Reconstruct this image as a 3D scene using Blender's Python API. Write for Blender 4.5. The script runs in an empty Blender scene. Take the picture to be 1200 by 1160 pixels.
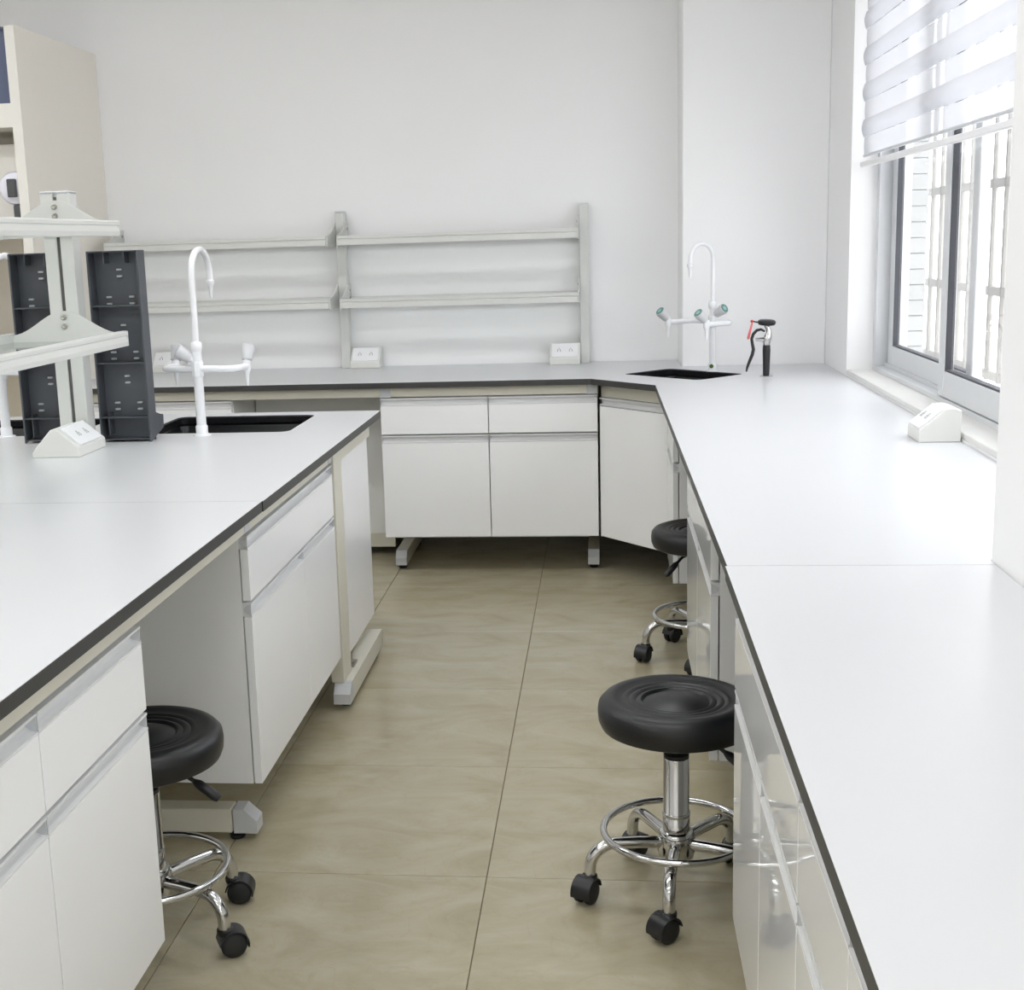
import bpy, bmesh, math, random
from mathutils import Vector, Matrix
random.seed(7)
S = bpy.context.scene
COL = S.collection
PI = math.pi

# ------------------------------------------------------------------ camera
CAM_H = 1.345
F_PX, CX, CY = 1534.86, 536.65, 580.0
PITCH, YAW, ROLL = 0.1911, 0.1145, -0.0321
def Rx(a): return Matrix.Rotation(a, 3, 'X')
def cam_matrix():
    cy, sy = math.cos(YAW), math.sin(YAW)
    Rz = Matrix(((cy, sy, 0), (-sy, cy, 0), (0, 0, 1)))
    A = Matrix(((1, 0, 0), (0, 0, -1), (0, 1, 0)))
    cp, sp = math.cos(PITCH), math.sin(PITCH)
    P = Matrix(((1, 0, 0), (0, cp, -sp), (0, sp, cp)))
    cr, sr = math.cos(ROLL), math.sin(ROLL)
    R = Matrix(((cr, -sr, 0), (sr, cr, 0), (0, 0, 1)))
    M = R @ P @ A @ Rz                      # world -> (right, down, forward)
    r, d, f = M[0], M[1], M[2]
    return Matrix(((r[0], -d[0], -f[0]), (r[1], -d[1], -f[1]), (r[2], -d[2], -f[2])))
cam_d = bpy.data.cameras.new('camera')
cam = bpy.data.objects.new('camera', cam_d); COL.objects.link(cam)
cam.matrix_world = Matrix.Translation((0, 0, CAM_H)) @ cam_matrix().to_4x4()
cam_d.sensor_fit = 'HORIZONTAL'; cam_d.sensor_width = 36.0
cam_d.lens = 36.0 * F_PX / 1200.0
cam_d.shift_x = (600.0 - CX) / 1200.0
cam_d.shift_y = (CY - 580.0) / 1200.0
cam_d.clip_start = 0.05
S.camera = cam

# ------------------------------------------------------------------ light and exposure
S.view_settings.view_transform = 'Standard'
S.view_settings.look = 'None'
S.view_settings.gamma = 1.0
S.view_settings.exposure = 0.5
S.view_settings.use_curve_mapping = False
SKY_STRENGTH = 3.6
LAMP_STRENGTH = 8.5
w = bpy.data.worlds.new('overcast_sky'); S.world = w
w.use_nodes = True
bg = w.node_tree.nodes['Background']
bg.inputs[0].default_value = (0.94, 0.97, 1.0, 1)
bg.inputs[1].default_value = SKY_STRENGTH
S.cycles.max_bounces = 10
S.cycles.diffuse_bounces = 6
S.cycles.transparent_max_bounces = 16
S.cycles.sample_clamp_indirect = 6.0
S.cycles.caustics_reflective = False
S.cycles.caustics_refractive = False
S.cycles.use_denoising = True

# ------------------------------------------------------------------ materials
def srgb(r, g, b):
    f = lambda c: (c / 12.92 if c <= 0.04045 else ((c + 0.055) / 1.055) ** 2.4)
    return (f(r / 255), f(g / 255), f(b / 255), 1)
def mat(name, col, rough=0.5, metal=0.0, noise=0.03, scale=20.0, bump=0.0, bscale=200.0, coat=0.0, spec=0.5):
    m = bpy.data.materials.new(name); m.use_nodes = True
    nt = m.node_tree; b = nt.nodes['Principled BSDF']
    b.inputs['Roughness'].default_value = rough
    b.inputs['Metallic'].default_value = metal
    b.inputs['Specular IOR Level'].default_value = spec
    if coat: b.inputs['Coat Weight'].default_value = coat; b.inputs['Coat Roughness'].default_value = 0.03
    tc = nt.nodes.new('ShaderNodeTexCoord')
    n = nt.nodes.new('ShaderNodeTexNoise'); n.inputs['Scale'].default_value = scale; n.inputs['Detail'].default_value = 4
    nt.links.new(tc.outputs['Object'], n.inputs['Vector'])
    mr = nt.nodes.new('ShaderNodeMapRange')
    mr.inputs['To Min'].default_value = 1 - noise; mr.inputs['To Max'].default_value = 1 + noise
    nt.links.new(n.outputs['Fac'], mr.inputs['Value'])
    mx = nt.nodes.new('ShaderNodeMix'); mx.data_type = 'RGBA'; mx.blend_type = 'MULTIPLY'; mx.inputs[0].default_value = 1
    mx.inputs[6].default_value = col
    nt.links.new(mr.outputs[0], mx.inputs[7])
    nt.links.new(mx.outputs[2], b.inputs['Base Color'])
    if bump:
        n2 = nt.nodes.new('ShaderNodeTexNoise'); n2.inputs['Scale'].default_value = bscale; n2.inputs['Detail'].default_value = 3
        nt.links.new(tc.outputs['Object'], n2.inputs['Vector'])
        bp = nt.nodes.new('ShaderNodeBump'); bp.inputs['Strength'].default_value = bump; bp.inputs['Distance'].default_value = 0.002
        nt.links.new(n2.outputs['Fac'], bp.inputs['Height']); nt.links.new(bp.outputs[0], b.inputs['Normal'])
    return m

M = {}
M['wall'] = mat('white_wall_paint', srgb(241, 241, 242), 0.85, noise=0.01, scale=3, bump=0.08, bscale=120)
M['ceiling'] = mat('white_ceiling_paint', srgb(244, 244, 244), 0.9, noise=0.01)
M['laminate'] = mat('white_worktop_laminate', srgb(208, 209, 212), 0.3, noise=0.012, scale=6, bump=0.02, bscale=500)
M['core'] = mat('black_phenolic_core', srgb(58, 58, 58), 0.45, noise=0.12, scale=60, bump=0.1, bscale=150)
M['cabinet'] = mat('white_melamine', srgb(242, 243, 245), 0.22, noise=0.01, scale=5)
M['gloss_cabinet'] = mat('gloss_white_melamine', srgb(236, 237, 238), 0.035, noise=0.01, scale=5)
M['carcass'] = mat('grey_white_carcass_board', srgb(234, 235, 235), 0.45, noise=0.01)
M['handle'] = mat('white_handle_profile', srgb(221, 222, 223), 0.3, noise=0.01)
M['beam'] = mat('cream_powder_coat', srgb(214, 211, 198), 0.45, noise=0.02)
M['foot_cap'] = mat('light_grey_plastic', srgb(200, 202, 206), 0.4, noise=0.02)
M['rubber'] = mat('black_rubber', srgb(30, 31, 33), 0.6, noise=0.1)
M['sink'] = mat('black_epoxy', srgb(26, 27, 29), 0.25, noise=0.08, bump=0.05)
M['rail'] = mat('pale_grey_aluminium', srgb(212, 213, 210), 0.45, noise=0.015)
M['rail_slot'] = mat('dark_slot', srgb(90, 90, 88), 0.7)
M['screw'] = mat('steel_screw', srgb(170, 168, 160), 0.3, metal=0.9)
M['tap'] = mat('white_epoxy_tap', srgb(236, 237, 240), 0.2, noise=0.01)
M['knob'] = mat('grey_white_knob', srgb(205, 206, 209), 0.4, noise=0.02)
M['green_cap'] = mat('green_knob_cap', srgb(96, 140, 122), 0.4, noise=0.05)
M['green_sticker'] = mat('dark_green_sticker', srgb(64, 92, 36), 0.5)
M['blue_cap'] = mat('pale_blue_spot', srgb(150, 185, 205), 0.4)
M['rack'] = mat('slate_grey_plastic', srgb(78, 81, 87), 0.5, noise=0.08, scale=40)
M['clip'] = mat('pale_clip', srgb(190, 192, 194), 0.35)
M['socket'] = mat('warm_grey_socket_shell', srgb(222, 222, 218), 0.45, noise=0.01)
M['plate'] = mat('white_socket_plate', srgb(242, 242, 245), 0.3, noise=0.01)
M['pin'] = mat('dark_pin_slot', srgb(120, 122, 126), 0.6)
M['seat'] = mat('black_polyurethane', srgb(21, 22, 25), 0.38, noise=0.1, scale=60, bump=0.15, bscale=400)
M['chrome'] = mat('chrome', srgb(205, 205, 205), 0.08, metal=1.0, noise=0.01)
M['black_plastic'] = mat('black_plastic', srgb(28, 28, 31), 0.4, noise=0.08)
M['red'] = mat('translucent_red_tag', srgb(222, 110, 108), 0.4)
M['red_dark'] = mat('red_ball', srgb(190, 60, 70), 0.35)
M['tall'] = mat('cream_cabinet_board', srgb(238, 233, 224), 0.5, noise=0.012)
M['tall_edge'] = mat('pale_cabinet_edge', srgb(232, 230, 224), 0.45)
M['blue'] = mat('slate_blue_card', srgb(92, 101, 128), 0.6, noise=0.05)
M['white_box'] = mat('white_card', srgb(232, 230, 226), 0.6)
M['dark'] = mat('dark_grey_plastic', srgb(80, 82, 84), 0.5)
M['device'] = mat('pale_lilac_white_plastic', srgb(232, 232, 244), 0.35)
M['alu'] = mat('silver_window_aluminium', srgb(216, 218, 221), 0.4, metal=0.15, noise=0.02)
M['gasket'] = mat('dark_grey_gasket', srgb(74, 75, 82), 0.6)
M['sill'] = mat('pale_marble_sill', srgb(222, 221, 218), 0.3, noise=0.05, scale=9)
M['tile_out'] = mat('pale_grey_exterior_tile', srgb(178, 179, 180), 0.4, noise=0.02)
M['bars'] = mat('pale_grey_painted_bars', srgb(165, 163, 160), 0.5, noise=0.04)
M['facade'] = mat('pale_render', srgb(232, 228, 220), 0.8, noise=0.05, scale=2)  # pale render with slight mottling
M['brick'] = mat('pale_pinkish_brick', srgb(214, 200, 190), 0.8, noise=0.12, scale=5)
M['ground_out'] = mat('concrete_yard', srgb(190, 188, 182), 0.9, noise=0.1)
M['dark_glass'] = mat('facade_window_glass', srgb(110, 118, 126), 0.1)

def floor_material():
    m = mat('beige_stone_tile', srgb(188, 172, 140), 0.2, noise=0.02)
    nt = m.node_tree; b = nt.nodes['Principled BSDF']
    for l in list(b.inputs['Base Color'].links): nt.links.remove(l)
    tc = nt.nodes.new('ShaderNodeTexCoord')
    oi = nt.nodes.new('ShaderNodeObjectInfo')
    ad = nt.nodes.new('ShaderNodeVectorMath'); ad.operation = 'ADD'
    sc = nt.nodes.new('ShaderNodeVectorMath'); sc.operation = 'SCALE'; sc.inputs['Scale'].default_value = 0.6
    nt.links.new(oi.outputs['Location'], sc.inputs[0])
    nt.links.new(tc.outputs['Object'], ad.inputs[0]); nt.links.new(sc.outputs[0], ad.inputs[1])
    warp = nt.nodes.new('ShaderNodeMapping'); warp.inputs['Scale'].default_value = (2.2, 4.2, 1); warp.inputs['Rotation'].default_value = (0, 0, 0.5)
    nt.links.new(ad.outputs[0], warp.inputs['Vector'])
    n1 = nt.nodes.new('ShaderNodeTexNoise'); n1.inputs['Scale'].default_value = 1.6; n1.inputs['Detail'].default_value = 9; n1.inputs['Roughness'].default_value = 0.62; n1.inputs['Distortion'].default_value = 1.2
    nt.links.new(warp.outputs[0], n1.inputs['Vector'])
    r = nt.nodes.new('ShaderNodeValToRGB')
    e = r.color_ramp.elements
    e[0].position = 0.3; e[0].color = srgb(164, 154, 127)
    e[1].position = 0.72; e[1].color = srgb(185, 178, 156)
    x = e.new(0.5); x.color = srgb(176, 168, 143)
    nt.links.new(n1.outputs['Fac'], r.inputs[0])
    n2 = nt.nodes.new('ShaderNodeTexNoise'); n2.inputs['Scale'].default_value = 5; n2.inputs['Detail'].default_value = 8; n2.inputs['Distortion'].default_value = 2.5
    nt.links.new(ad.outputs[0], n2.inputs['Vector'])
    vr = nt.nodes.new('ShaderNodeValToRGB')
    ve = vr.color_ramp.elements
    ve[0].position = 0.485; ve[0].color = (0, 0, 0, 1)
    ve[1].position = 0.515; ve[1].color = (0, 0, 0, 1)
    v = ve.new(0.5); v.color = (1, 1, 1, 1)
    nt.links.new(n2.outputs['Fac'], vr.inputs[0])
    k = nt.nodes.new('ShaderNodeMath'); k.operation = 'MULTIPLY'; k.inputs[1].default_value = 0.16
    nt.links.new(vr.outputs[0], k.inputs[0])
    mx = nt.nodes.new('ShaderNodeMix'); mx.data_type = 'RGBA'
    mx.inputs[7].default_value = srgb(156, 138, 106)
    nt.links.new(k.outputs[0], mx.inputs[0]); nt.links.new(r.outputs[0], mx.inputs[6])
    nt.links.new(mx.outputs[2], b.inputs['Base Color'])
    return m
M['tile'] = floor_material()
M['grout'] = mat('grey_brown_grout', srgb(120, 110, 90), 0.9)

def glass_material(name, tint=(1, 1, 1, 1), refl=1.0):
    m = bpy.data.materials.new(name); m.use_nodes = True
    nt = m.node_tree; nt.nodes.clear()
    o = nt.nodes.new('ShaderNodeOutputMaterial')
    t = nt.nodes.new('ShaderNodeBsdfTransparent'); t.inputs[0].default_value = tint
    g = nt.nodes.new('ShaderNodeBsdfGlossy'); g.inputs['Roughness'].default_value = 0.02
    f = nt.nodes.new('ShaderNodeFresnel'); f.inputs[0].default_value = 1.3
    mx = nt.nodes.new('ShaderNodeMixShader')
    gm = nt.nodes.new('ShaderNodeNewGeometry')     # reflect once, at the outer face of the slab
    ib = nt.nodes.new('ShaderNodeMath'); ib.operation = 'SUBTRACT'; ib.inputs[0].default_value = 1.0
    nt.links.new(gm.outputs['Backfacing'], ib.inputs[1])
    mu = nt.nodes.new('ShaderNodeMath'); mu.operation = 'MULTIPLY'
    nt.links.new(f.outputs[0], mu.inputs[0]); nt.links.new(ib.outputs[0], mu.inputs[1])
    nt.links.new(mu.outputs[0], mx.inputs[0]); nt.links.new(t.outputs[0], mx.inputs[1]); nt.links.new(g.outputs[0], mx.inputs[2])
    nt.links.new(mx.outputs[0], o.inputs[0])
    return m
M['glass'] = glass_material('window_glass')
M['shelf_glass'] = glass_material('shelf_glass', (0.965, 0.985, 0.975, 1))

def fabric(name, clear, col, through):
    m = bpy.data.materials.new(name); m.use_nodes = True
    nt = m.node_tree; nt.nodes.clear()
    o = nt.nodes.new('ShaderNodeOutputMaterial')
    t = nt.nodes.new('ShaderNodeBsdfTransparent')
    d = nt.nodes.new('ShaderNodeBsdfDiffuse'); d.inputs[0].default_value = col
    tl = nt.nodes.new('ShaderNodeBsdfTranslucent'); tl.inputs[0].default_value = through
    tc = nt.nodes.new('ShaderNodeTexCoord')
    wv = nt.nodes.new('ShaderNodeTexNoise'); wv.inputs['Scale'].default_value = 90
    nt.links.new(tc.outputs['Object'], wv.inputs['Vector'])
    mr = nt.nodes.new('ShaderNodeMapRange'); mr.inputs['To Min'].default_value = clear * 0.9; mr.inputs['To Max'].default_value = clear * 1.1
    nt.links.new(wv.outputs['Fac'], mr.inputs['Value'])
    a = nt.nodes.new('ShaderNodeMixShader'); a.inputs[0].default_value = 0.55
    nt.links.new(d.outputs[0], a.inputs[1]); nt.links.new(tl.outputs[0], a.inputs[2])
    b = nt.nodes.new('ShaderNodeMixShader')
    nt.links.new(mr.outputs[0], b.inputs[0]); nt.links.new(a.outputs[0], b.inputs[1]); nt.links.new(t.outputs[0], b.inputs[2])
    nt.links.new(b.outputs[0], o.inputs[0])
    return m
M['sheer'] = fabric('sheer_white_gauze', 0.12, srgb(240, 241, 247), srgb(186, 187, 193))
M['opaque_band'] = fabric('dense_white_fabric', 0.01, srgb(236, 237, 243), srgb(170, 171, 178))

def emitter(name, col, strength):
    m = bpy.data.materials.new(name); m.use_nodes = True
    nt = m.node_tree; nt.nodes.clear()
    o = nt.nodes.new('ShaderNodeOutputMaterial'); e = nt.nodes.new('ShaderNodeEmission')
    e.inputs[0].default_value = col; e.inputs[1].default_value = strength
    nt.links.new(e.outputs[0], o.inputs[0])
    return m
M['diffuser'] = emitter('lit_lamp_diffuser', (0.985, 0.993, 1.0, 1), LAMP_STRENGTH)

# ------------------------------------------------------------------ mesh helpers
def bm_new(): return bmesh.new()
def box(bm, x0, x1, y0, y1, z0, z1, bev=0.0, seg=1):
    r = bmesh.ops.create_cube(bm, size=1.0)
    vs = r['verts']
    for v in vs:
        v.co = Vector((x0 + (v.co.x + .5) * (x1 - x0), y0 + (v.co.y + .5) * (y1 - y0), z0 + (v.co.z + .5) * (z1 - z0)))
    if bev:
        es = list({e for v in vs for e in v.link_edges})
        bmesh.ops.bevel(bm, geom=es, offset=bev, segments=seg, profile=0.5, affect='EDGES')
    return bm
def Box(*a, **k): return box(bm_new(), *a, **k)
def extrude_poly(bm, loop, vec):
    """closed 3D loop extruded along vec, capped"""
    vec = Vector(vec)
    a = [bm.verts.new(Vector(p)) for p in loop]
    b = [bm.verts.new(Vector(p) + vec) for p in loop]
    n = len(loop)
    bm.faces.new(a); bm.faces.new(b[::-1])
    for i in range(n):
        bm.faces.new((a[i], b[i], b[(i + 1) % n], a[(i + 1) % n]))
    bmesh.ops.recalc_face_normals(bm, faces=bm.faces)
    return bm
def prism_holes(outer, holes, z0, z1):
    bm = bm_new()
    tops, edges = [], []
    for lp in [outer] + holes:
        vs = [bm.verts.new((p[0], p[1], z1)) for p in lp]
        tops.append(vs)
        for i in range(len(vs)): edges.append(bm.edges.new((vs[i], vs[(i + 1) % len(vs)])))
    bmesh.ops.triangle_fill(bm, use_beauty=True, use_dissolve=False, edges=edges)
    tf = list(bm.faces)
    low = {}
    for vs in tops:
        for v in vs: low[v] = bm.verts.new((v.co.x, v.co.y, z0))
    for f in tf: bm.faces.new([low[v] for v in reversed(f.verts)])
    for vs in tops:
        for i in range(len(vs)):
            a, b = vs[i], vs[(i + 1) % len(vs)]
            bm.faces.new((a, b, low[b], low[a]))
    bmesh.ops.recalc_face_normals(bm, faces=bm.faces)
    return bm
def rrect(cx, cy, hw, hd, r, n=6, rot=0.0):
    pts = []
    for (sx, sy, a0) in ((1, 1, 0), (-1, 1, PI / 2), (-1, -1, PI), (1, -1, 3 * PI / 2)):
        for i in range(n + 1):
            a = a0 + PI / 2 * i / n
            pts.append((sx * (hw - r) + r * math.cos(a), sy * (hd - r) + r * math.sin(a)))
    c, s = math.cos(rot), math.sin(rot)
    return [(cx + x * c - y * s, cy + x * s + y * c) for x, y in pts]
def tube(bm, pts, r, seg=12, cap=True, r2=None):
    pts = [Vector(p) for p in pts]; n = len(pts)
    rings = []
    t0 = (pts[1] - pts[0]).normalized()
    up = Vector((0, 0, 1)) if abs(t0.z) < 0.9 else Vector((1, 0, 0))
    nrm = t0.cross(up).normalized()
    for i, p in enumerate(pts):
        if i == 0: t = (pts[1] - pts[0])
        elif i == n - 1: t = (pts[-1] - pts[-2])
        else: t = (pts[i] - pts[i - 1]).normalized() + (pts[i + 1] - pts[i]).normalized()
        t.normalize()
        nrm = (nrm - t * nrm.dot(t)).normalized()
        bn = t.cross(nrm)
        rr = r[i] if isinstance(r, (list, tuple)) else r
        rings.append([bm.verts.new(p + nrm * rr * math.cos(2 * PI * k / seg) + bn * rr * math.sin(2 * PI * k / seg)) for k in range(seg)])
    for i in range(n - 1):
        for k in range(seg):
            bm.faces.new((rings[i][k], rings[i][(k + 1) % seg], rings[i + 1][(k + 1) % seg], rings[i + 1][k]))
    if cap:
        bm.faces.new(rings[0][::-1]); bm.faces.new(rings[-1])
    bmesh.ops.recalc_face_normals(bm, faces=bm.faces)
    return bm
def lathe(bm, prof, origin=(0, 0, 0), axis=(0, 0, 1), seg=24, ribs=0, ribd=0.0):
    """prof: list of (r, h) along axis"""
    ax = Vector(axis).normalized(); o = Vector(origin)
    u = ax.orthogonal().normalized(); v = ax.cross(u)
    rings = []
    for r, h in prof:
        if r < 1e-6: rings.append([bm.verts.new(o + ax * h)])
        else:
            ring = []
            for k in range(seg):
                rr = r * (1 - (ribd if ribs and k % 2 else 0))
                a = 2 * PI * k / seg
                ring.append(bm.verts.new(o + ax * h + u * rr * math.cos(a) + v * rr * math.sin(a)))
            rings.append(ring)
    for a, b in zip(rings[:-1], rings[1:]):
        for k in range(seg):
            k2 = (k + 1) % seg
            if len(a) == 1 and len(b) == 1: continue
            if len(a) == 1: bm.faces.new((a[0], b[k], b[k2]))
            elif len(b) == 1: bm.faces.new((a[k], a[k2], b[0]))
            else: bm.faces.new((a[k], a[k2], b[k2], b[k]))
    for rg, flip in ((rings[0], True), (rings[-1], False)):
        if len(rg) > 1: bm.faces.new(rg[::-1] if flip else rg)
    bmesh.ops.recalc_face_normals(bm, faces=bm.faces)
    return bm
def arc(c, r, a0, a1, u, v, n=12):
    c, u, v = Vector(c), Vector(u), Vector(v)
    return [c + u * r * math.cos(a0 + (a1 - a0) * i / n) + v * r * math.sin(a0 + (a1 - a0) * i / n) for i in range(n + 1)]

SMOOTH = {'smooth': True}
def obj(name, bm, m, parent=None, smooth=False, kind=None):
    me = bpy.data.meshes.new(name)
    if smooth:
        for f in bm.faces: f.smooth = True
        for e in bm.edges:
            if len(e.link_faces) == 2 and e.calc_face_angle(0) > 0.7: e.smooth = False
    bm.to_mesh(me); bm.free()
    me.materials.append(M[m])
    o = bpy.data.objects.new(name, me); COL.objects.link(o)
    if parent: o.parent = parent
    if kind: o['kind'] = kind
    return o
def tag(o, label, cat, group=None):
    o['label'] = label; o['category'] = cat
    if group: o['group'] = group
    return o
def thing(name, label, cat, loc=(0, 0, 0), rz=0.0, group=None):
    o = bpy.data.objects.new(name, None); COL.objects.link(o)
    o.empty_display_size = 0.1
    o.location = loc; o.rotation_euler = (0, 0, rz)
    return tag(o, label, cat, group)
def struct(name, bm, m, smooth=False): return obj(name, bm, m, None, smooth, 'structure')
def dup(root, loc, rz, label, group=None):
    r = root.copy(); COL.objects.link(r); r.location = loc; r.rotation_euler = (0, 0, rz); r['label'] = label
    if group: r['group'] = group
    for ch in list(root.children):
        c = ch.copy(); COL.objects.link(c); c.parent = r
        for g in list(ch.children):
            d = g.copy(); COL.objects.link(d); d.parent = c
    return r
def mesh_copy(src, loc, parent, rz=0.0):
    c = src.copy(); COL.objects.link(c); c.parent = parent; c.location = loc; c.rotation_euler = (0, 0, rz)
    return c

# ------------------------------------------------------------------ room shell
XW = 0.91          # right wall
YB = 5.88          # back wall
XL, YF, ZC = -5.06, -4.62, 2.8
fl = struct('floor', Box(XL - .1, XW + .35, YF - .1, YB + .1, -0.1, -0.004), 'grout')
TS = 0.6
tile_src = None
ix = [-0.263 + TS * k for k in range(-8, 3)]
iy = [2.60 + TS * k for k in range(-12, 6)]
for x in ix:
    for y in iy:
        x1 = min(x + TS, XW + .3); y1 = min(y + TS, YB + .02)
        if x1 - x < 0.05 or y1 - y < 0.05: continue
        g = 0.0009
        full = abs(x1 - x - TS) < 1e-6 and abs(y1 - y - TS) < 1e-6
        if full and tile_src:
            t = mesh_copy(tile_src, (x, y, random.uniform(-.0003, .0003)), fl)
        else:
            t = obj('floor_tile', Box(g, x1 - x - g, g, y1 - y - g, -0.004, 0.0, bev=0.0008), 'tile', fl)
            t.location = (x, y, 0)
            if full: tile_src = t
struct('ceiling', Box(XL - .1, XW + .1, YF - .1, YB + .1, ZC, ZC + .1), 'ceiling')
struct('wall_back', Box(XL - .1, XW + .1, YB, YB + .12, 0, ZC), 'wall')
struct('wall_left', Box(XL - .12, XL, YF, YB, 0, ZC), 'wall')
struct('wall_front', Box(XL - .1, XW + .1, YF - .12, YF, 0, ZC), 'wall')
# right wall with the window opening
WY0, WY1, WZ0, WZ1 = 2.23, 5.09, 0.818, 2.5
VY0, VY1 = -4.1, -0.15           # extra window opening out of view, added for side light
b = bm_new()
box(b, XW, XW + .22, YF, VY0, 0, ZC); box(b, XW, XW + .22, VY1, WY0, 0, ZC); box(b, XW, XW + .22, VY0, VY1, 0, WZ0 - .012); box(b, XW, XW + .22, VY0, VY1, WZ1, ZC); box(b, XW, XW + .22, WY1, YB, 0, ZC)
box(b, XW, XW + .22, WY0, WY1, 0, WZ0 - .012); box(b, XW, XW + .22, WY0, WY1, WZ1, ZC)
struct('wall_right', b, 'wall')
struct('trim_1', Box(0.324, XW, 5.575, YB, 0, ZC, bev=.004), 'wall')        # corner column
struct('trim_2', Box(0.633, XW, 1.25, 2.19, 0, ZC, bev=.004), 'wall')       # pillar by the window
struct('trim_3', Box(0.912, 1.13, WY0, WY1, WZ0 - .012, WZ0 + .004, bev=.002), 'sill')   # sill

# window: frame, three sliding sashes with panes
b = bm_new()
FX0, FX1 = 1.005, 1.085
box(b, FX0, FX1, WY1 - .045, WY1, WZ0 + .004, WZ1); box(b, FX0, FX1, WY0, WY0 + .045, WZ0 + .004, WZ1)
box(b, FX0, FX1, WY0 + .045, WY1 - .045, WZ0 + .004, WZ0 + .02); box(b, FX0, FX1, WY0 + .045, WY1 - .045, WZ1 - .05, WZ1)
box(b, FX0 + .036, FX0 + .042, WY0 + .045, WY1 - .045, WZ0 + .02, WZ0 + .034)
win = struct('window_1', b, 'alu')
def sash(x, y0, y1, z0, z1):
    r = bm_new(); st = .062; rb = .078
    box(r, x, x + .03, y0, y0 + st, z0, z1, bev=.003); box(r, x, x + .03, y1 - st, y1, z0, z1, bev=.003)
    box(r, x, x + .03, y0 + st, y1 - st, z0, z0 + rb, bev=.003); box(r, x, x + .03, y0 + st, y1 - st, z1 - rb, z1, bev=.003)
    s = obj('sash', r, 'alu', win)
    obj('brush_seal', Box(x + .006, x + .024, y1 + .0005, y1 + .012, z0, z1), 'gasket', s)
    g = bm_new()
    for (a, c, d, e) in ((y0 + st - .002, y0 + st + .012, z0 + rb, z1 - rb), (y1 - st - .006, y1 - st + .002, z0 + rb, z1 - rb), (y0 + st, y1 - st, z0 + rb - .002, z0 + rb + .006), (y0 + st, y1 - st, z1 - rb - .006, z1 - rb + .002)):
        box(g, x + .004, x + .026, a, c, d, e)
    obj('gasket', g, 'gasket', s)
    obj('pane', Box(x + .012, x + .017, y0 + st, y1 - st, z0 + rb, z1 - rb), 'glass', s)
sash(1.048, 3.90, 5.03, WZ0 + .022, WZ1 - .05)
sash(1.008, 2.95, 4.115, WZ0 + .022, WZ1 - .05)
sash(1.048, 2.28, 3.06, WZ0 + .022, WZ1 - .05)
b = bm_new()
box(b, FX0, FX1, VY1 - .045, VY1, WZ0 + .004, WZ1); box(b, FX0, FX1, VY0, VY0 + .045, WZ0 + .004, WZ1)
box(b, FX0, FX1, VY0 + .045, VY1 - .045, WZ0 - .012, WZ0 + .02); box(b, FX0, FX1, VY0 + .045, VY1 - .045, WZ1 - .05, WZ1)
win = struct('added_window_2', b, 'alu')  # unseen window, added to brighten the cabinet faces
for i in range(4): sash(1.048 if i % 2 else 1.008, VY0 + .05 + i * .93, VY0 + .05 + i * .93 + .96, WZ0 + .022, WZ1 - .05)

# ------------------------------------------------------------------ outside the window
yard = struct('trim_4', Box(1.3, 16, -8, 24, -3.1, -3.0), 'ground_out')
pier = thing('exterior_pier', 'white tiled pier just outside the window at its far end', 'wall', (1.22, 5.6, -3))
obj('core', Box(-.09, .065, -.08, .4, 0, 6.0), 'tile_out', pier)
for k in range(26):
    z = 3.62 + k * .062
    obj('wall_tile', Box(-.093, .068, -.09, -.08, z + .0015, z + .0605, bev=.001), 'tile_out', pier)
gr = thing('window_grille', 'white painted steel security bars outside the window', 'grille', (1.36, 2.2, .8))
for k in range(25):
    obj('bar', tube(bm_new(), [(0, .05 + k * .145, 0), (0, .05 + k * .145, 1.9)], .011, 8), 'bars', gr, True)
for z in (.02, .315, .685, 1.06, 1.45, 1.88):
    obj('cross_bar', Box(-.008, .008, 0, 3.6, z - .016, z + .016, bev=.002), 'bars', gr)
fa = thing('facing_building', 'pale rendered building with brick courses seen beyond the window bars', 'building', (7.5, 8, -3))
obj('wall', Box(0, 3, -9, 12, 0, 5.2), 'facade', fa)
for k in range(7):
    for j in range(9):
        z = 3.1 + k * .16; y = -4 + j * .6 + (k % 2) * .3
        obj('brick', Box(-.03, 0, y + .01, y + .59, z + .01, z + .15), 'brick', fa)
for y in (-6, -1.5, 3, 7.5):
    f = obj('window', Box(-.05, 0, y, y + 1.1, 1.2, 2.7), 'bars', fa)
    obj('pane', Box(-.06, -.05, y + .06, y + 1.04, 1.26, 2.64), 'dark_glass', f)

# ------------------------------------------------------------------ ceiling lamps (first two rows match shelf shadows; rows behind camera added for fill)
lamp0 = None
for j, y in enumerate((3.6, 1.6, -0.6, -2.8)):
    for i, x in enumerate((-3.7, -1.95, -0.2)):
        lab = 'slim ceiling light, ' + ('row nearest the back wall', 'row over the near benches', 'added row behind the camera', 'added row furthest behind camera')[j] + (', left', ', centre', ', right')[i]
        if lamp0 is None:
            lamp0 = thing('ceiling_light', lab, 'lamp', (x, y, ZC), 0, 'ceiling light panels')
            b = bm_new()
            box(b, -.62, .62, -.17, -.15, -.024, 0); box(b, -.62, .62, .15, .17, -.024, 0)
            box(b, -.62, -.6, -.15, .15, -.024, 0); box(b, .6, .62, -.15, .15, -.024, 0)
            obj('frame', b, 'alu', lamp0)
            obj('diffuser', Box(-.6, .6, -.15, .15, -.02, -.005), 'diffuser', lamp0)
        else: dup(lamp0, (x, y, ZC), 0, lab, 'ceiling light panels')

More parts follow.
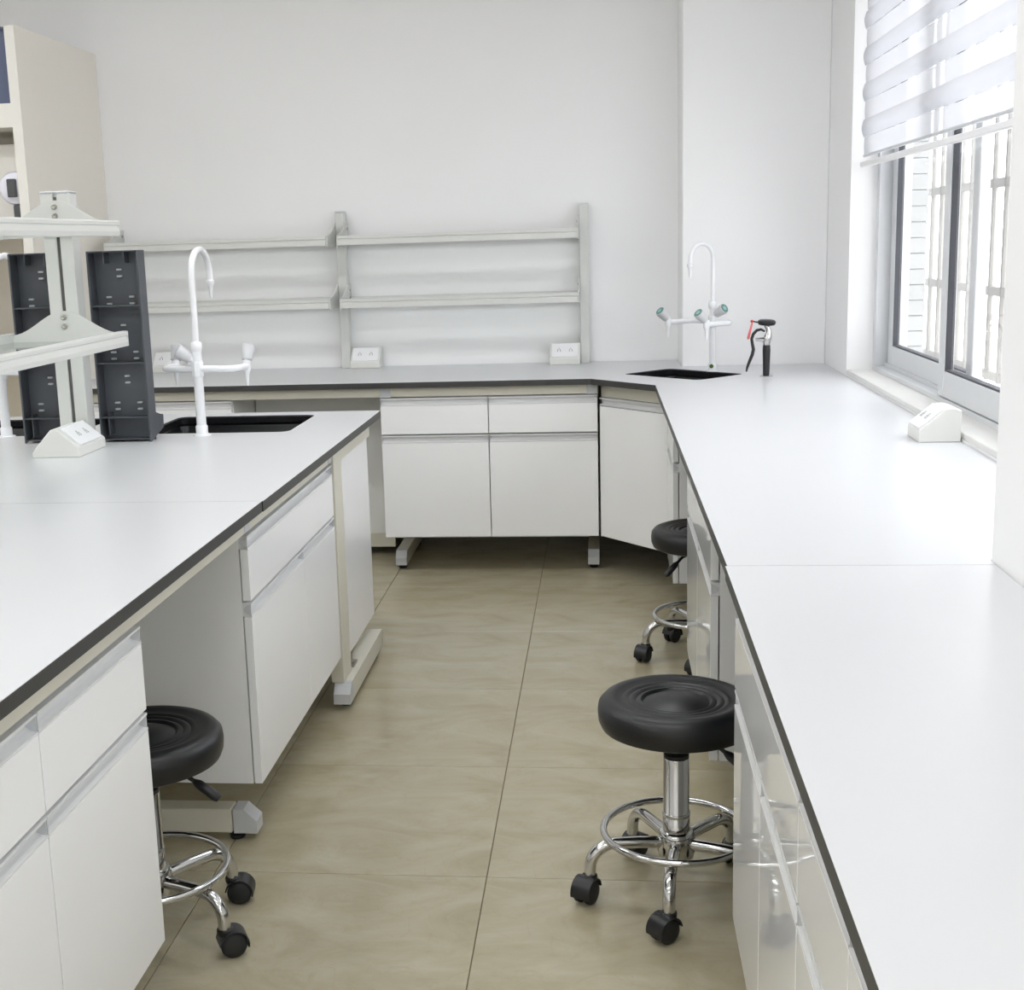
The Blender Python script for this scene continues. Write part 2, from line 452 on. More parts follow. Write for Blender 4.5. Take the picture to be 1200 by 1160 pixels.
# ------------------------------------------------------------------ worktops
HB, TH = 0.80, 0.024
def worktop(label, outer, holes, group=None):
    o = obj('lab_worktop', prism_holes(outer, holes, HB - TH, HB - .0012), 'core')
    tag(o, label, 'worktop', group)
    obj('laminate_surface', prism_holes(outer, holes, HB - .0012, HB), 'laminate', o)
    return o
SINKS = [(-1.178, 4.017, .232, .198, 0.0), (-1.862, 4.017, .232, .198, 0.0), (.309, 5.268, .200, .140, -PI / 4)]
hole = lambda s: rrect(s[0], s[1], s[2], s[3], .035, 6, s[4])
worktop('white topped island bench slab with black edge and two black sinks', [(-2.295, 2.754), (-.748, 2.754), (-.745, 4.29), (-2.295, 4.29)], [hole(SINKS[0]), hole(SINKS[1])])
worktop('white topped near island bench slab with black edge, left foreground', [(-2.295, .25), (-.757, .25), (-.750, 2.752), (-2.295, 2.752)], [])
worktop('white topped corner bench slab with black edge along back wall and window', [(-2.23, 5.165), (-.055, 5.165), (.187, 4.892), (.2, 2.158), (.632, 2.158), (.632, 2.192), (.908, 2.192), (.908, 5.573), (.322, 5.573), (.322, 5.878), (-2.23, 5.878)], [hole(SINKS[2])])
worktop('white topped bench slab with black edge, right foreground beside the pillar', [(.192, -.35), (.908, -.35), (.908, 1.248), (.631, 1.248), (.631, 2.156), (.197, 2.156)], [])

def sink(s, label):
    t = thing('sink', label, 'sink', (s[0], s[1], HB - TH), s[4])
    levels = [(0.018, -.001), (0.0, -.001), (0.0, -.012), (-.012, -.03), (-.028, -.19), (-.05, -.215), (-.12, -.222)]
    b = bm_new(); rings = []
    for off, z in levels:
        rr = max(.012, .035 + off)
        rings.append([b.verts.new((p[0], p[1], z)) for p in rrect(0, 0, s[2] + off, s[3] + off, rr, 6)])
    n = len(rings[0])
    for a, c in zip(rings[:-1], rings[1:]):
        for i in range(n): b.faces.new((a[i], a[(i + 1) % n], c[(i + 1) % n], c[i]))
    b.faces.new(rings[-1])
    for f in b.faces: f.normal_flip()
    out = []
    for off, z in ((-.11, -.232), (-.038, -.225), (.012, -.19), (.018, -.001)):
        out.append([b.verts.new((p[0], p[1], z)) for p in rrect(0, 0, s[2] + off, s[3] + off, max(.012, .035 + off), 6)])
    for a, c in zip(out[:-1], out[1:]):
        for i in range(n): b.faces.new((a[i], a[(i + 1) % n], c[(i + 1) % n], c[i]))
    b.faces.new(out[0])
    obj('bowl', b, 'sink', t, True)
    obj('lip', prism_holes(rrect(0, 0, s[2] - .0005, s[3] - .0005, .0345), [rrect(0, 0, s[2] - .006, s[3] - .006, .03)], 0.0, .0195), 'sink', t)
    obj('drain', lathe(bm_new(), [(.026, 0), (.026, .006), (.02, .009), (0, .007)], (0, 0, -.222), seg=16), 'screw', t, True)
sink(SINKS[0], 'black sink in the island bench beside the right dark rack')
sink(SINKS[1], 'black sink in the island bench at the left picture edge')
sink(SINKS[2], 'black sink set diagonally in the corner bench')

# ------------------------------------------------------------------ cabinets
Z_TOP, Z_DR, Z_BOT = .733, .583, .160      # cabinet top, bottom of drawer front, bottom
def handle_profile(bm, x0, x1, z1, h=.03, d=.022):
    """cove pull along local X, front at y=-.018"""
    yf = -.018
    pts = [(yf, z1 - h), (yf, z1 - h + .004)]
    c = z1 - h / 2 ; r = h / 2 - .004
    for i in range(9):
        a = -PI / 2 + PI * i / 8
        pts.append((yf + .001 + (d - .004) * math.cos(a), c + r * math.sin(a)))
    pts += [(yf, z1 - .004), (yf, z1), (yf + d, z1), (yf + d, z1 - h)]
    return extrude_poly(bm, [(x0, y, z) for y, z in pts], (x1 - x0, 0, 0))
def cabinet(label, loc, rz, cols, depth=.48, top=Z_TOP, split=Z_DR, bot=Z_BOT, face='cabinet', sides=True):
    """front plane at local y=0, local x along the front. cols: (x0, x1, 'drawer'/'door'/'panel')"""
    t = thing('base_cabinet', label, 'cabinet', loc, rz)
    x0 = min(c[0] for c in cols); x1 = max(c[1] for c in cols)
    b = bm_new()
    box(b, x0 + .001, x0 + .019, .003, depth, bot, top); box(b, x1 - .019, x1 - .001, .003, depth, bot, top)
    box(b, x0 + .019, x1 - .019, .003, depth, bot, bot + .018); box(b, x0 + .019, x1 - .019, depth - .01, depth, bot + .018, top)
    box(b, x0 + .019, x1 - .019, .003, depth - .01, top - .018, top)
    if split: box(b, x0 + .019, x1 - .019, .006, depth - .01, split - .009, split + .006)
    obj('carcass', b, 'carcass', t)
    g = .0018
    for c in cols:
        a, e, kind = c
        if kind == 'drawer': z0, z1, nm = split + .003, top - .001, 'drawer'
        elif kind == 'door': z0, z1, nm = bot, (split - .003 if split else top - .001), 'door'
        f = obj(nm, Box(a + g, e - g, -.018, 0.0, z0, z1 - .031, bev=.0008), face, t)
        b = bm_new(); handle_profile(b, a + g, e - g, z1)
        obj('handle', b, 'handle', f)
        for xx in (a + g, e - g - .0015):
            b = bm_new()
            extrude_poly(b, [(xx, -.0165 + .017 * math.cos(u), z1 - .015 + .0125 * math.sin(u)) for u in [-PI / 2 + PI * i / 8 for i in range(9)]], (.0015, 0, 0))
            obj('handle_end', b, 'foot_cap', f)
    return t
# island side (front faces +x): local x -> world y, local -y -> world +x  => rz = +90deg
IX = -.793     # carcass front plane; door faces stand .018 proud
def isl(label, y0, y1, cols, **k): return cabinet(label, (IX, 0, 0), PI / 2, cols, **k)
isl('white island cabinet with two drawers over two doors, left foreground', 1.21, 2.03, [(1.21, 1.625, 'drawer'), (1.625, 2.035, 'drawer'), (1.21, 1.625, 'door'), (1.625, 2.035, 'door')])
isl('white island cabinet with one wide drawer over two doors behind the left stool', 2.71, 3.6, [(2.705, 3.615, 'drawer'), (2.705, 3.22, 'door'), (3.22, 3.615, 'door')])
isl('white island cabinet beyond the left picture edge', .3, 1.2, [(.3, .75, 'drawer'), (.75, 1.205, 'drawer'), (.3, .75, 'door'), (.75, 1.205, 'door')])
# end sink cabinet, doors face the back bench
e = thing('sink_cabinet', 'white sink cabinet at the far end of the island on a grey foot', 'cabinet', (-1.52, 4.2, 0))
obj('side_panel', Box(.715, .735, -.46, .03, .115, .722, bev=.001), 'cabinet', e)
obj('side_panel', Box(-.735, -.715, -.46, .03, .115, .722, bev=.001), 'cabinet', e)
obj('carcass', Box(-.714, .714, -.44, .0, .13, .15), 'carcass', e)
for x0, x1 in ((-.714, -.36), (-.357, -.002), (.002, .357), (.36, .714)):
    d = obj('door', Box(x0, x1, .002, .02, .115, .56, bev=.001), 'cabinet', e)
    b = bm_new(); box(b, x0, x1, .002, .032, .56, .6, bev=.004); obj('handle', b, 'handle', d)

# back bench (front faces -y): rz = 0
YC = 5.208
cabinet('white back wall cabinet with two drawers over two doors facing the aisle', (0, YC, 0), 0, [(-.902, -.464, 'drawer'), (-.464, -.028, 'drawer'), (-.902, -.464, 'door'), (-.464, -.028, 'door')])
cabinet('white back wall cabinet half hidden behind the island taps', (0, YC, 0), 0, [(-2.2, -1.86, 'drawer'), (-1.86, -1.515, 'drawer'), (-2.2, -1.86, 'door'), (-1.86, -1.515, 'door')])
# diagonal corner cabinet
P1, P2 = Vector((-.0235, 5.195, 0)), Vector((.238, 4.885, 0))
dv = (P2 - P1); L = dv.length; ang = math.atan2(dv.y, dv.x)
nrm = Vector((-dv.y, dv.x, 0)).normalized()
cc = thing('corner_cabinet', 'white corner cabinet with one diagonal door under the corner sink', 'cabinet', P1 + nrm * .018, ang)
obj('door', Box(.004, L - .004, -.018, 0, Z_BOT, Z_TOP - .045, bev=.001), 'cabinet', cc)
b = bm_new(); handle_profile(b, .004, L - .004, Z_TOP - .012); hd = obj('handle', b, 'handle', cc.children[0])
obj('carcass', Box(-.004, L - .012, .003, .09, Z_BOT, .54), 'carcass', cc)
obj('filler_strip', Box(-.006, .012, .003, .02, .541, Z_TOP - .012), 'carcass', cc)
obj('apron', Box(-.006, L, .0, .016, Z_TOP - .01, HB - TH), 'beam', cc)

# window bench (front faces -x): local x -> -world y ; rz = -90deg, origin x front
def rgt(label, x, cols, **k):
    return cabinet(label, (x + .018, 0, 0), -PI / 2, [(-c[1], -c[0], c[2]) for c in cols], face='gloss_cabinet', **k)
rgt('glossy white cabinet under the window bench beside the near right stool', .215, [(1.432, 2.168, 'drawer'), (1.79, 2.168, 'door'), (1.432, 1.79, 'door')])
rgt('glossy white cabinet with two drawers at the bottom right corner', .215, [(.71, 1.12, 'drawer'), (1.12, 1.43, 'drawer'), (.71, 1.12, 'door'), (1.12, 1.43, 'door')])
rgt('glossy white cabinet under the window bench between the two right stools', .230, [(2.87, 3.70, 'drawer'), (2.87, 3.29, 'door'), (3.29, 3.70, 'door')])
rgt('glossy white cabinet under the window bench next to the corner cabinet', .228, [(4.44, 4.86, 'drawer'), (4.44, 4.86, 'door')])

# ------------------------------------------------------------------ steel bench frames: aprons, legs, feet
def foot_y(bm, cx, y_toe, y_end, wdt=.046, z0=.02, z1=.078):     # toe toward -y
    extrude_poly(bm, [(cx - wdt / 2, y_toe + .05, z0), (cx - wdt / 2, y_end, z0), (cx - wdt / 2, y_end, z1), (cx - wdt / 2, y_toe + .05, z1)], (wdt, 0, 0))
def cap_y(bm, cx, y_toe, wdt=.046, z0=.02, z1=.078):
    extrude_poly(bm, [(cx - wdt / 2, y_toe, z0), (cx - wdt / 2, y_toe + .05, z0), (cx - wdt / 2, y_toe + .05, z1), (cx - wdt / 2, y_toe + .03, z1), (cx - wdt / 2, y_toe, z1 - .028)], (wdt, 0, 0))
def cap_x(bm, cy, x_toe, sgn, wdt=.046, z0=.02, z1=.078):
    extrude_poly(bm, [(x_toe, cy - wdt / 2, z0), (x_toe - sgn * .055, cy - wdt / 2, z0), (x_toe - sgn * .055, cy - wdt / 2, z1), (x_toe - sgn * .03, cy - wdt / 2, z1), (x_toe, cy - wdt / 2, z1 - .028)], (0, wdt, 0))
def pad(bm, x, y): lathe(bm, [(.016, 0), (.018, .004), (.018, .01), (.007, .013), (.007, .021)], (x, y, 0), seg=12)
AZ0, AZ1 = .738, HB - TH
# island
fr = thing('bench_frame', 'cream steel frame with grey feet carrying the island bench', 'frame', (0, 0, 0))
obj('apron', Box(-.815, -.779, .3, 3.66, AZ0, AZ1), 'beam', fr)
obj('apron', Box(-2.25, -2.22, .3, 4.2, AZ0, AZ1), 'beam', fr)
obj('apron', Box(-.81, -.776, 3.74, 4.235, .7225, AZ1), 'beam', fr)
for y in (2.70, 3.585):
    obj('beam_joint', Box(-.816, -.777, y, y + .04, AZ0, AZ1 - .001, bev=.002), 'foot_cap', fr)
for y in (2.745, 1.75, .6):
    o = obj('foot', Box(-2.2, -.865, y, y + .05, .02, .078, bev=.003), 'beam', fr)
    b = bm_new(); cap_x(b, y + .025, -.806, 1, .05); obj('toe_cap', b, 'foot_cap', o)
    for q in ((-.86, y + .025), (-2.1, y + .025)): b = bm_new(); pad(b, *q); obj('levelling_pad', b, 'rubber', o, True)
    obj('leg', Box(-1.55, -1.49, y, y + .05, .078, AZ0), 'beam', fr)
b = bm_new(); foot_y(b, -.776, 3.6, 4.17, .05); o = obj('foot', b, 'beam', fr)
b = bm_new(); cap_y(b, -.776, 3.6, .05); obj('toe_cap', b, 'foot_cap', o)
for q in ((-.776, 3.66), (-.776, 4.1)): b = bm_new(); pad(b, *q); obj('levelling_pad', b, 'rubber', o, True)
obj('leg', Box(-.81, -.771, 3.625, 3.735, .078, AZ1, bev=.002), 'beam', fr)
b = bm_new(); lathe(b, [(.012, 0), (.012, .012), (.007, .014), (.007, .04)], (-.786, 3.80, .078), seg=6); box(b, -.80, -.77, 3.77, 3.83, .078, .084)
obj('bolt_bracket', b, 'screw', fr)
# back bench
fr = thing('bench_frame', 'cream steel frame with grey feet carrying the back wall bench', 'frame', (0, 0, 0))
obj('apron', Box(-2.2, -.04, 5.194, 5.225, AZ0, AZ1), 'beam', fr)
for x in (-.902, -.072):
    obj('beam_joint', Box(x, x + .045, 5.190, 5.226, AZ0 - .002, AZ1 - .001, bev=.002), 'foot_cap', fr)
for x in (-.855, -.052, -1.9):
    b = bm_new(); foot_y(b, x, 5.275, 5.8); o = obj('foot', b, 'beam', fr)
    b = bm_new(); cap_y(b, x, 5.275); obj('toe_cap', b, 'foot_cap', o)
    for q in ((x, 5.32), (x, 5.75)): b = bm_new(); pad(b, *q); obj('levelling_pad', b, 'rubber', o, True)
    obj('leg', Box(x - .023, x + .023, 5.74, 5.79, .078, AZ0), 'beam', fr)
o = obj('service_panel', Box(-1.51, -.92, 5.54, 5.555, .1, AZ0), 'carcass', fr)
obj('plinth', Box(-1.51, -.92, 5.535, 5.555, .04, .0995), 'beam', fr)
# window bench
fr = thing('bench_frame', 'cream steel frame with grey feet carrying the window bench', 'frame', (0, 0, 0))
obj('apron', Box(.236, .266, 2.2, 4.86, AZ0, AZ1), 'beam', fr)
obj('apron', Box(.222, .252, -.3, 2.15, AZ0, AZ1), 'beam', fr)
for y in (4.62, 3.5, 1.95, 1.0):
    o = obj('foot', Box(.42, .85, y - .023, y + .023, .02, .078, bev=.003), 'beam', fr)
    if y < 1.5: o.scale = (1, 1, 1)
    b = bm_new(); cap_x(b, y, .365, -1); obj('toe_cap', b, 'foot_cap', o)
    b = bm_new(); pad(b, .43, y); obj('levelling_pad', b, 'rubber', o, True)
    if y > 2: obj('leg', Box(.75, .8, y - .023, y + .023, .078, AZ0), 'beam', fr)
obj('service_panel', Box(.76, .775, 2.2, 2.85, .1, AZ0), 'carcass', fr)
obj('service_panel', Box(.76, .775, 3.75, 4.42, .1, AZ0), 'carcass', fr)

# ------------------------------------------------------------------ wall reagent shelf above the back bench
ws = thing('reagent_shelf', 'pale grey two tier aluminium shelf rack standing on the back wall bench', 'shelf', (-1.1, 5.85, HB))
def wloc(bm): bmesh.ops.translate(bm, verts=bm.verts, vec=(1.1, -5.85, -HB)); return bm
for x in (-1.155, -.083, -2.19):
    zt = 1.485 if x > -2 else 1.39
    b = bm_new(); box(b, x - .02, x + .02, 5.81, 5.868, HB, zt, bev=.002)
    p = obj('post', wloc(b), 'rail', ws)
    b = bm_new(); box(b, x - .004, x + .004, 5.808, 5.812, HB + .02, 1.46); 
    b2 = bm_new(); box(b2, x - .02, x + .02, 5.81, 5.868, zt + .0001, zt + .006, bev=.002); obj('post_cap', wloc(b2), 'foot_cap', p)
    b.free()
def bracket(x, zc, w=.006):
    # plate in the y-z plane, curved like a wing, front at y=5.62
    pts = [(5.868, zc - .035), (5.622, zc - .035), (5.622, zc + .012)]
    for i in range(9):
        t = i / 8.0
        pts.append((5.622 + .19 * t, zc + .012 + .055 * (t ** 2.2)))
    pts += [(5.868, zc + .067)]
    return extrude_poly(bm_new(), [(x, y, z) for y, z in pts], (w, 0, 0))
for zc in (1.375, 1.107):
    for (x0, x1) in ((-1.128, -.110), (-2.163, -1.182)):
        b = bm_new()
        prof = [(5.615, zc - .03), (5.615, zc - .008), (5.619, zc - .005), (5.615, zc - .002), (5.615, zc + .01), (5.635, zc + .01), (5.635, zc - .03)]
        extrude_poly(b, [(x0, y, z) for y, z in prof], (x1 - x0, 0, 0))
        s = obj('front_rail', wloc(b), 'rail', ws)
        b = bm_new(); box(b, x0, x1, 5.84, 5.86, zc - .03, zc + .01); obj('back_rail', wloc(b), 'rail', ws)
        b = bm_new(); box(b, x0 + .002, x1 - .002, 5.636, 5.839, zc - .022, zc - .016); obj('shelf_glass', wloc(b), 'shelf_glass', ws)
        for xb in (x0 - .0065, x1 + .0005):
            o = obj('bracket', wloc(bracket(xb, zc)), 'rail', ws)
            for dz in (.005, .04):
                b = bm_new()
                sx = xb + .006 if xb < x0 else xb
                lathe(b, [(.006, 0), (.006, .002), (.004, .004), (0, .004)], (sx, 5.84, zc + dz), (1 if xb < x0 else -1, 0, 0), 10)
                obj('screw', wloc(b), 'screw', o, True)

# ------------------------------------------------------------------ island reagent shelf
XI = -1.52
rs = thing('reagent_shelf', 'pale grey two tier shelf rack with glass shelves standing on the island bench', 'shelf', (XI, 3.6, HB))
def post(y0, z1=.712):
    b = bm_new()
    box(b, -.042, -.005, y0, y0 + .055, 0, z1, bev=.002); box(b, .005, .042, y0, y0 + .055, 0, z1, bev=.002)
    box(b, -.006, .006, y0 + .008, y0 + .05, 0, z1)
    p = obj('post', b, 'rail', rs)
    obj('slot', Box(-.0045, .0045, y0 + .004, y0 + .0078, .02, z1 - .01), 'rail_slot', p)
    obj('post_cap', Box(-.043, .043, y0 - .001, y0 + .056, z1, z1 + .006, bev=.002), 'foot_cap', p)
post(0.0); post(-1.75)
def wing(y, zc, sgn):
    # symmetrical bell shaped bracket plate in the x-z plane
    pts = []
    n = 24
    for i in range(n + 1):
        u = -1 + 2 * i / n
        x = .172 * u
        z = zc - .005 + .066 * (0.5 + 0.5 * math.cos(PI * min(1, abs(u) * 1.02))) ** 1.15
        pts.append((x, z))
    pts += [(.172, zc - .04), (-.172, zc - .04)]
    b = extrude_poly(bm_new(), [(x, y, z) for x, z in pts], (0, .006, 0))
    o = obj('bracket', b, 'rail', rs)
    for dz in (.018, .043):
        b = bm_new()
        ys = y if sgn < 0 else y + .006
        lathe(b, [(.0085, 0), (.0085, .003), (.006, .005), (.003, .003), (0, .003)], (0, ys, zc + dz), (0, sgn, 0), 12)
        obj('screw', b, 'screw', o, True)
for zc in (.632, .326):
    wing(-.0065, zc, -1); wing(-1.6885, zc, 1)
    for s in (-1, 1):
        b = bm_new()
        X0 = .174
        prof = [(X0 - .018, zc - .042), (X0 - .018, zc + .0), (X0, zc + .0), (X0 + .003, zc - .004), (X0 + .003, zc - .012), (X0, zc - .014), (X0 + .002, zc - .017), (X0 + .006, zc - .03), (X0 + .004, zc - .042)]
        extrude_poly(b, [(s * x, -1.685, z) for x, z in prof], (0, 1.69, 0))
        r = obj('rail', b, 'rail', rs)
        obj('rail_end', Box(min(s * (X0 - .018), s * (X0 + .005)), max(s * (X0 - .018), s * (X0 + .005)), .0052, .009, zc - .042, zc, bev=.001), 'rail', r)
    obj('shelf_glass', Box(-.155, .155, -1.68, -.008, zc - .03, zc - .024), 'shelf_glass', rs)

# ------------------------------------------------------------------ dark draining racks seen from behind
def rack(label, x0, x1, g):
    Y0 = 3.658
    W = x1 - x0
    t = thing('drying_rack', label, 'rack', ((x0 + x1) / 2, Y0, HB), 0, g)
    H = .55; D = .055; h = W / 2
    obj('back_board', Box(-h + .004, h - .004, D - .006, D, .0, H - .004), 'rack', t)
    # side walls lean slightly to the rear foot
    for s in (-1, 1):
        pts = [(0, 0), (.115, .028), (.118, .066), (.092, .07), (D, .08), (D, H), (0, H)]
        xx = s * h if s < 0 else h - .005
        b = extrude_poly(bm_new(), [(xx, y, z) for y, z in pts], (.005, 0, 0))
        obj('side_wall', b, 'rack', t)
    for z in (.0, .07, .228, .392, H - .004):
        obj('rib', Box(-h + .005, h - .005, .004 if z else .004, D - .006, z if z else .006, (z if z else .006) + .004), 'rack', t)
    obj('drip_tray', Box(-h + .006, h - .006, D + .002, .112, .03, .066, bev=.003), 'rack', t)
    obj('inner_rib', Box(-h + .022, -h + .025, .012, D - .006, .02, .085), 'rack', t)
    cl = None
    for zz in (.487, .328, .18):
        for dx, dz in ((0.002, 0.0), (-.034, -.078), (.034, -.078)):
            for up in (.0065, -.0125):
                p = (dx, D - .006, zz + dz + up)
                if cl is None:
                    cl = obj('peg_clip', Box(-.0075, .0075, -.008, 0, 0, .0055, bev=.001), 'clip', t); cl.location = p
                else: mesh_copy(cl, p, t)
    for s in (-1, 1):
        obj('stub', Box(s * .03 - .002, s * .03 + .002, .01, D - .006, H - .035, H - .004), 'rack', t)
rack('dark grey drying rack right of the island shelf post, seen from behind', -1.466, -1.314, 'dark drying racks on the island')
rack('dark grey drying rack left of the island shelf post, partly hidden by it', -1.70, -1.551, 'dark drying racks on the island')

# ------------------------------------------------------------------ taps
def faucet(label, loc, rz, cap=None, group=None, R=.074, neck=.472, ly=.08, hw=.12, tf=1.0, swivel=0.0, kdir=(0, -.82, .57)):
    """local +y = spout direction"""
    t = thing('lab_faucet', label, 'faucet', loc, rz, group)
    obj('base_flange', lathe(bm_new(), [(.027, 0), (.027, .004), (.018, .007), (.018, .028), (.015, .032)], seg=20), 'tap', t, True)
    obj('pillar', tube(bm_new(), [(0, 0, .03), (0, 0, .262)], .0145 * tf, 16), 'tap', t, True)
    b = lathe(bm_new(), [(.017, .176), (.019, .18), (.019, .218), (.017, .222)], seg=8)
    obj('cross_block', b, 'tap', t)
    obj('collar', lathe(bm_new(), [(.0145, .25), (.017, .254), (.017, .274), (.013, .28)], seg=18), 'tap', t, True)
    sw = Vector((-math.sin(swivel), math.cos(swivel), 0))
    pts = [(0, 0, .275), (0, 0, .36), (0, 0, neck - .012)] + arc(sw * R + Vector((0, 0, neck)), R, PI, 0.02, sw, (0, 0, 1), 18) + [sw * (2 * R + .002) + Vector((0, 0, neck - .022))]
    obj('gooseneck', tube(bm_new(), pts, .0095 * tf, 14), 'tap', t, True)
    obj('nozzle', lathe(bm_new(), [(.0095, 0), (.0125, .002), (.0125, .012), (.008, .018), (.0065, .03), (.0035, .055), (0, .055)], sw * (2 * R + .002) + Vector((0, 0, neck - .017)), (0, 0, -1), 14), 'tap', t, True)
    zb = .199; r = .03
    bar = [(-hw, ly, zb), (-hw, r, zb)] + arc((-hw + r, r, zb), r, PI, 1.5 * PI, (1, 0, 0), (0, 1, 0), 8)[1:] + [(0, 0, zb)] \
        + arc((hw - r, r, zb), r, 1.5 * PI, 2 * PI, (1, 0, 0), (0, 1, 0), 8) + [(hw, ly, zb)]
    obj('side_arm', tube(bm_new(), bar, .0105, 14), 'tap', t, True)
    def knob(o, ax, name='knob'):
        ax = Vector(ax).normalized(); o = Vector(o)
        st = obj('valve_stem', lathe(bm_new(), [(.010, -.004), (.010, .010), (.012, .010), (.012, .013)], o, ax, 14), 'tap', t, True)
        k = obj('knob', lathe(bm_new(), [(.0155, .011), (.0165, .013), (.0165, .017), (.0215, .052), (.0205, .056), (.018, .057)], o, ax, 28, 1, .05), 'knob', t, True)
        if cap:
            obj('knob_cap', lathe(bm_new(), [(.018, .0571), (.0175, .0585), (.0, .0585)], o, ax, 20), cap, k, True)
            obj('cap_spot', lathe(bm_new(), [(.009, .0586), (.0085, .0592), (0, .0592)], o, ax, 16), 'blue_cap', k, True)
        else:
            obj('knob_cap', lathe(bm_new(), [(.018, .0571), (.016, .0585), (0, .0585)], o, ax, 16), 'knob', k, True)
    for s in (-1, 1):
        obj('outlet', lathe(bm_new(), [(.0115, -.014), (.0125, 0), (.0125, .014), (.010, .02), (.008, .024), (.0065, .032), (.0035, .062), (0, .062)], (s * hw, ly, zb + .004), (0, 0, -1), 14), 'tap', t, True)
        knob((s * hw, ly, zb + .008), (0, .34, .94) if not cap else (0, .72, .69))
    knob(Vector((0, 0, .218)) + Vector(kdir) * .012, kdir)
    return t
faucet('white gooseneck lab tap with three grey knobs beside the right dark rack', (-1.197, 3.772, HB), math.radians(-12), None, swivel=math.radians(8), kdir=(-.72, -.42, .55))
faucet('white gooseneck lab tap at the left picture edge behind the island shelf', (-1.822, 3.80, HB), math.radians(-10), None)
tap = faucet('white gooseneck lab tap with green capped knobs behind the corner sink', (.432, 5.352, HB), math.radians(215 - 90), 'green_cap', R=.058, neck=.448, ly=.13, tf=.86, swivel=math.radians(2), kdir=(-.84, -.15, .5))

obj('green_sticker', lathe(bm_new(), [(.0085, .0), (.0085, .002), (.006, .003), (0, .003)], Vector((-.606, .79, 0)) * .0175 + Vector((0, 0, .022)), (-.606, .79, 0), 14), 'green_sticker', tap, True)

# eyewash spray
ew = thing('eyewash_spray', 'black and chrome hand spray standing right of the corner sink', 'eyewash', (.616, 5.117, HB))
obj('base_plate', lathe(bm_new(), [(.026, 0), (.026, .003), (.014, .006), (.0, .006)], seg=20), 'chrome', ew, True)
obj('grip', lathe(bm_new(), [(.0115, .004), (.0125, .012), (.0135, .06), (.0150, .10), (.0140, .118), (.010, .122)], seg=18), 'black_plastic', ew, True)
b = bm_new()
tube(b, [(0, 0, .115), (-.001, 0, .135), (.004, 0, .150), (.008, 0, .168), (.004, 0, .184), (-.003, 0, .196)], [.011, .016, .016, .011, .009, .009], 14)
tube(b, [(0, 0, .135), (-.018, -.002, .141), (-.042, -.004, .142)], [.012, .009, .006], 10)
obj('valve_body', b, 'chrome', ew, True)
obj('spray_head', lathe(bm_new(), [(.012, 0), (.030, .003), (.034, .009), (.034, .016), (.028, .021), (0, .021)], (-.001, 0, .194), (.05, -.08, 1), 24), 'black_plastic', ew, True)
obj('head_strap', tube(bm_new(), [(-.03, 0, .206), (-.045, 0, .209), (-.053, 0, .211)], .0028, 8), 'black_plastic', ew, True)
obj('pull_ring', lathe(bm_new(), [(.0, -.005), (.005, -.003), (.006, 0), (.005, .003), (0, .005)], (-.056, 0, .211), (0, 1, 0), 12), 'red_dark', ew, True)
b = bm_new(); extrude_poly(b, [(-.058, -.002, .206), (-.052, -.002, .206), (-.064, -.002, .145), (-.072, -.002, .142), (-.074, -.002, .15)], (0, .003, 0))
obj('tag', b, 'red', ew)
lv = [(-.008, -.004, .172), (-.022, -.006, .18), (-.038, -.007, .177), (-.051, -.008, .163), (-.057, -.008, .145), (-.054, -.008, .125), (-.050, -.008, .105), (-.054, -.008, .085), (-.064, -.008, .06), (-.072, -.008, .038), (-.076, -.008, .02)]
obj('lever', tube(bm_new(), lv, [.004, .005, .006, .006, .006, .006, .0065, .0065, .006, .005, .003], 10), 'black_plastic', ew, True)

# ------------------------------------------------------------------ socket boxes
def pins(parent, pl, u, v, n, w, name='socket_hole'):
    """groups of three-pin slots on the plate plane"""
    b = bm_new()
    for cx in (-w * .22, w * .22):
        for (dx, dy) in ((0, .008), (-.006, -.006), (.006, -.006), (-.005, .001), (.005, .001)):
            c = Vector(pl) + u * (cx + dx) + v * dy
            q = [c + u * a * .0012 + v * bb * .003 for a, bb in ((-1, -1), (1, -1), (1, 1), (-1, 1))]
            extrude_poly(b, [p + n * .0002 for p in q], n * .0006)
    obj(name, b, 'pin', parent)
def wedge(label, loc, rz, wdt=.135, dep=.088, lip=.03, hgt=.088, group=None):
    """single slope box: slope faces local -y, back at y=dep"""
    t = thing('socket_box', label, 'socket', loc, rz, group)
    flat = dep * .62
    h = wdt / 2
    bm = extrude_poly(bm_new(), [(-h, 0, 0), (-h, 0, lip), (-h, flat, hgt), (-h, dep * .8, hgt + .002), (-h, dep, hgt - .004), (-h, dep, 0)], (wdt, 0, 0))
    bmesh.ops.bevel(bm, geom=list(bm.edges), offset=.0025, segments=1, affect='EDGES')
    obj('shell', bm, 'socket', t)
    a = Vector((0, 0, lip)); c = Vector((0, flat, hgt))
    v = (c - a).normalized(); u = Vector((1, 0, 0)); n = u.cross(v).normalized()
    mid = (a + c) / 2; sl = (c - a).length
    q = [mid + u * x * (wdt * .43) + v * y * (sl * .46) for x, y in ((-1, -1), (1, -1), (1, 1), (-1, 1))]
    bm = extrude_poly(bm_new(), [p + n * .0003 for p in q], n * .005)
    bmesh.ops.bevel(bm, geom=list(bm.edges), offset=.001, segments=1, affect='EDGES')
    pl = obj('face_plate', bm, 'plate', t)
    pins(pl, mid + n * .0054, u, v, n, wdt * .86)
    return t
G = 'sloped socket boxes on the benches'
wedge('sloped white socket box on the back bench beside the middle shelf post', (-1.065, 5.785, HB), 0, group=G)
wedge('sloped white socket box on the back bench beside the right shelf post', (-.172, 5.76, HB), 0, group=G)
wedge('sloped white socket box on the back bench behind the right dark rack', (-1.985, 5.785, HB), 0, group=G)
wedge('sloped white socket box on the bench under the window', (.80, 3.50, HB), -PI / 2, wdt=.125, dep=.105, lip=.032, hgt=.086, group=G)
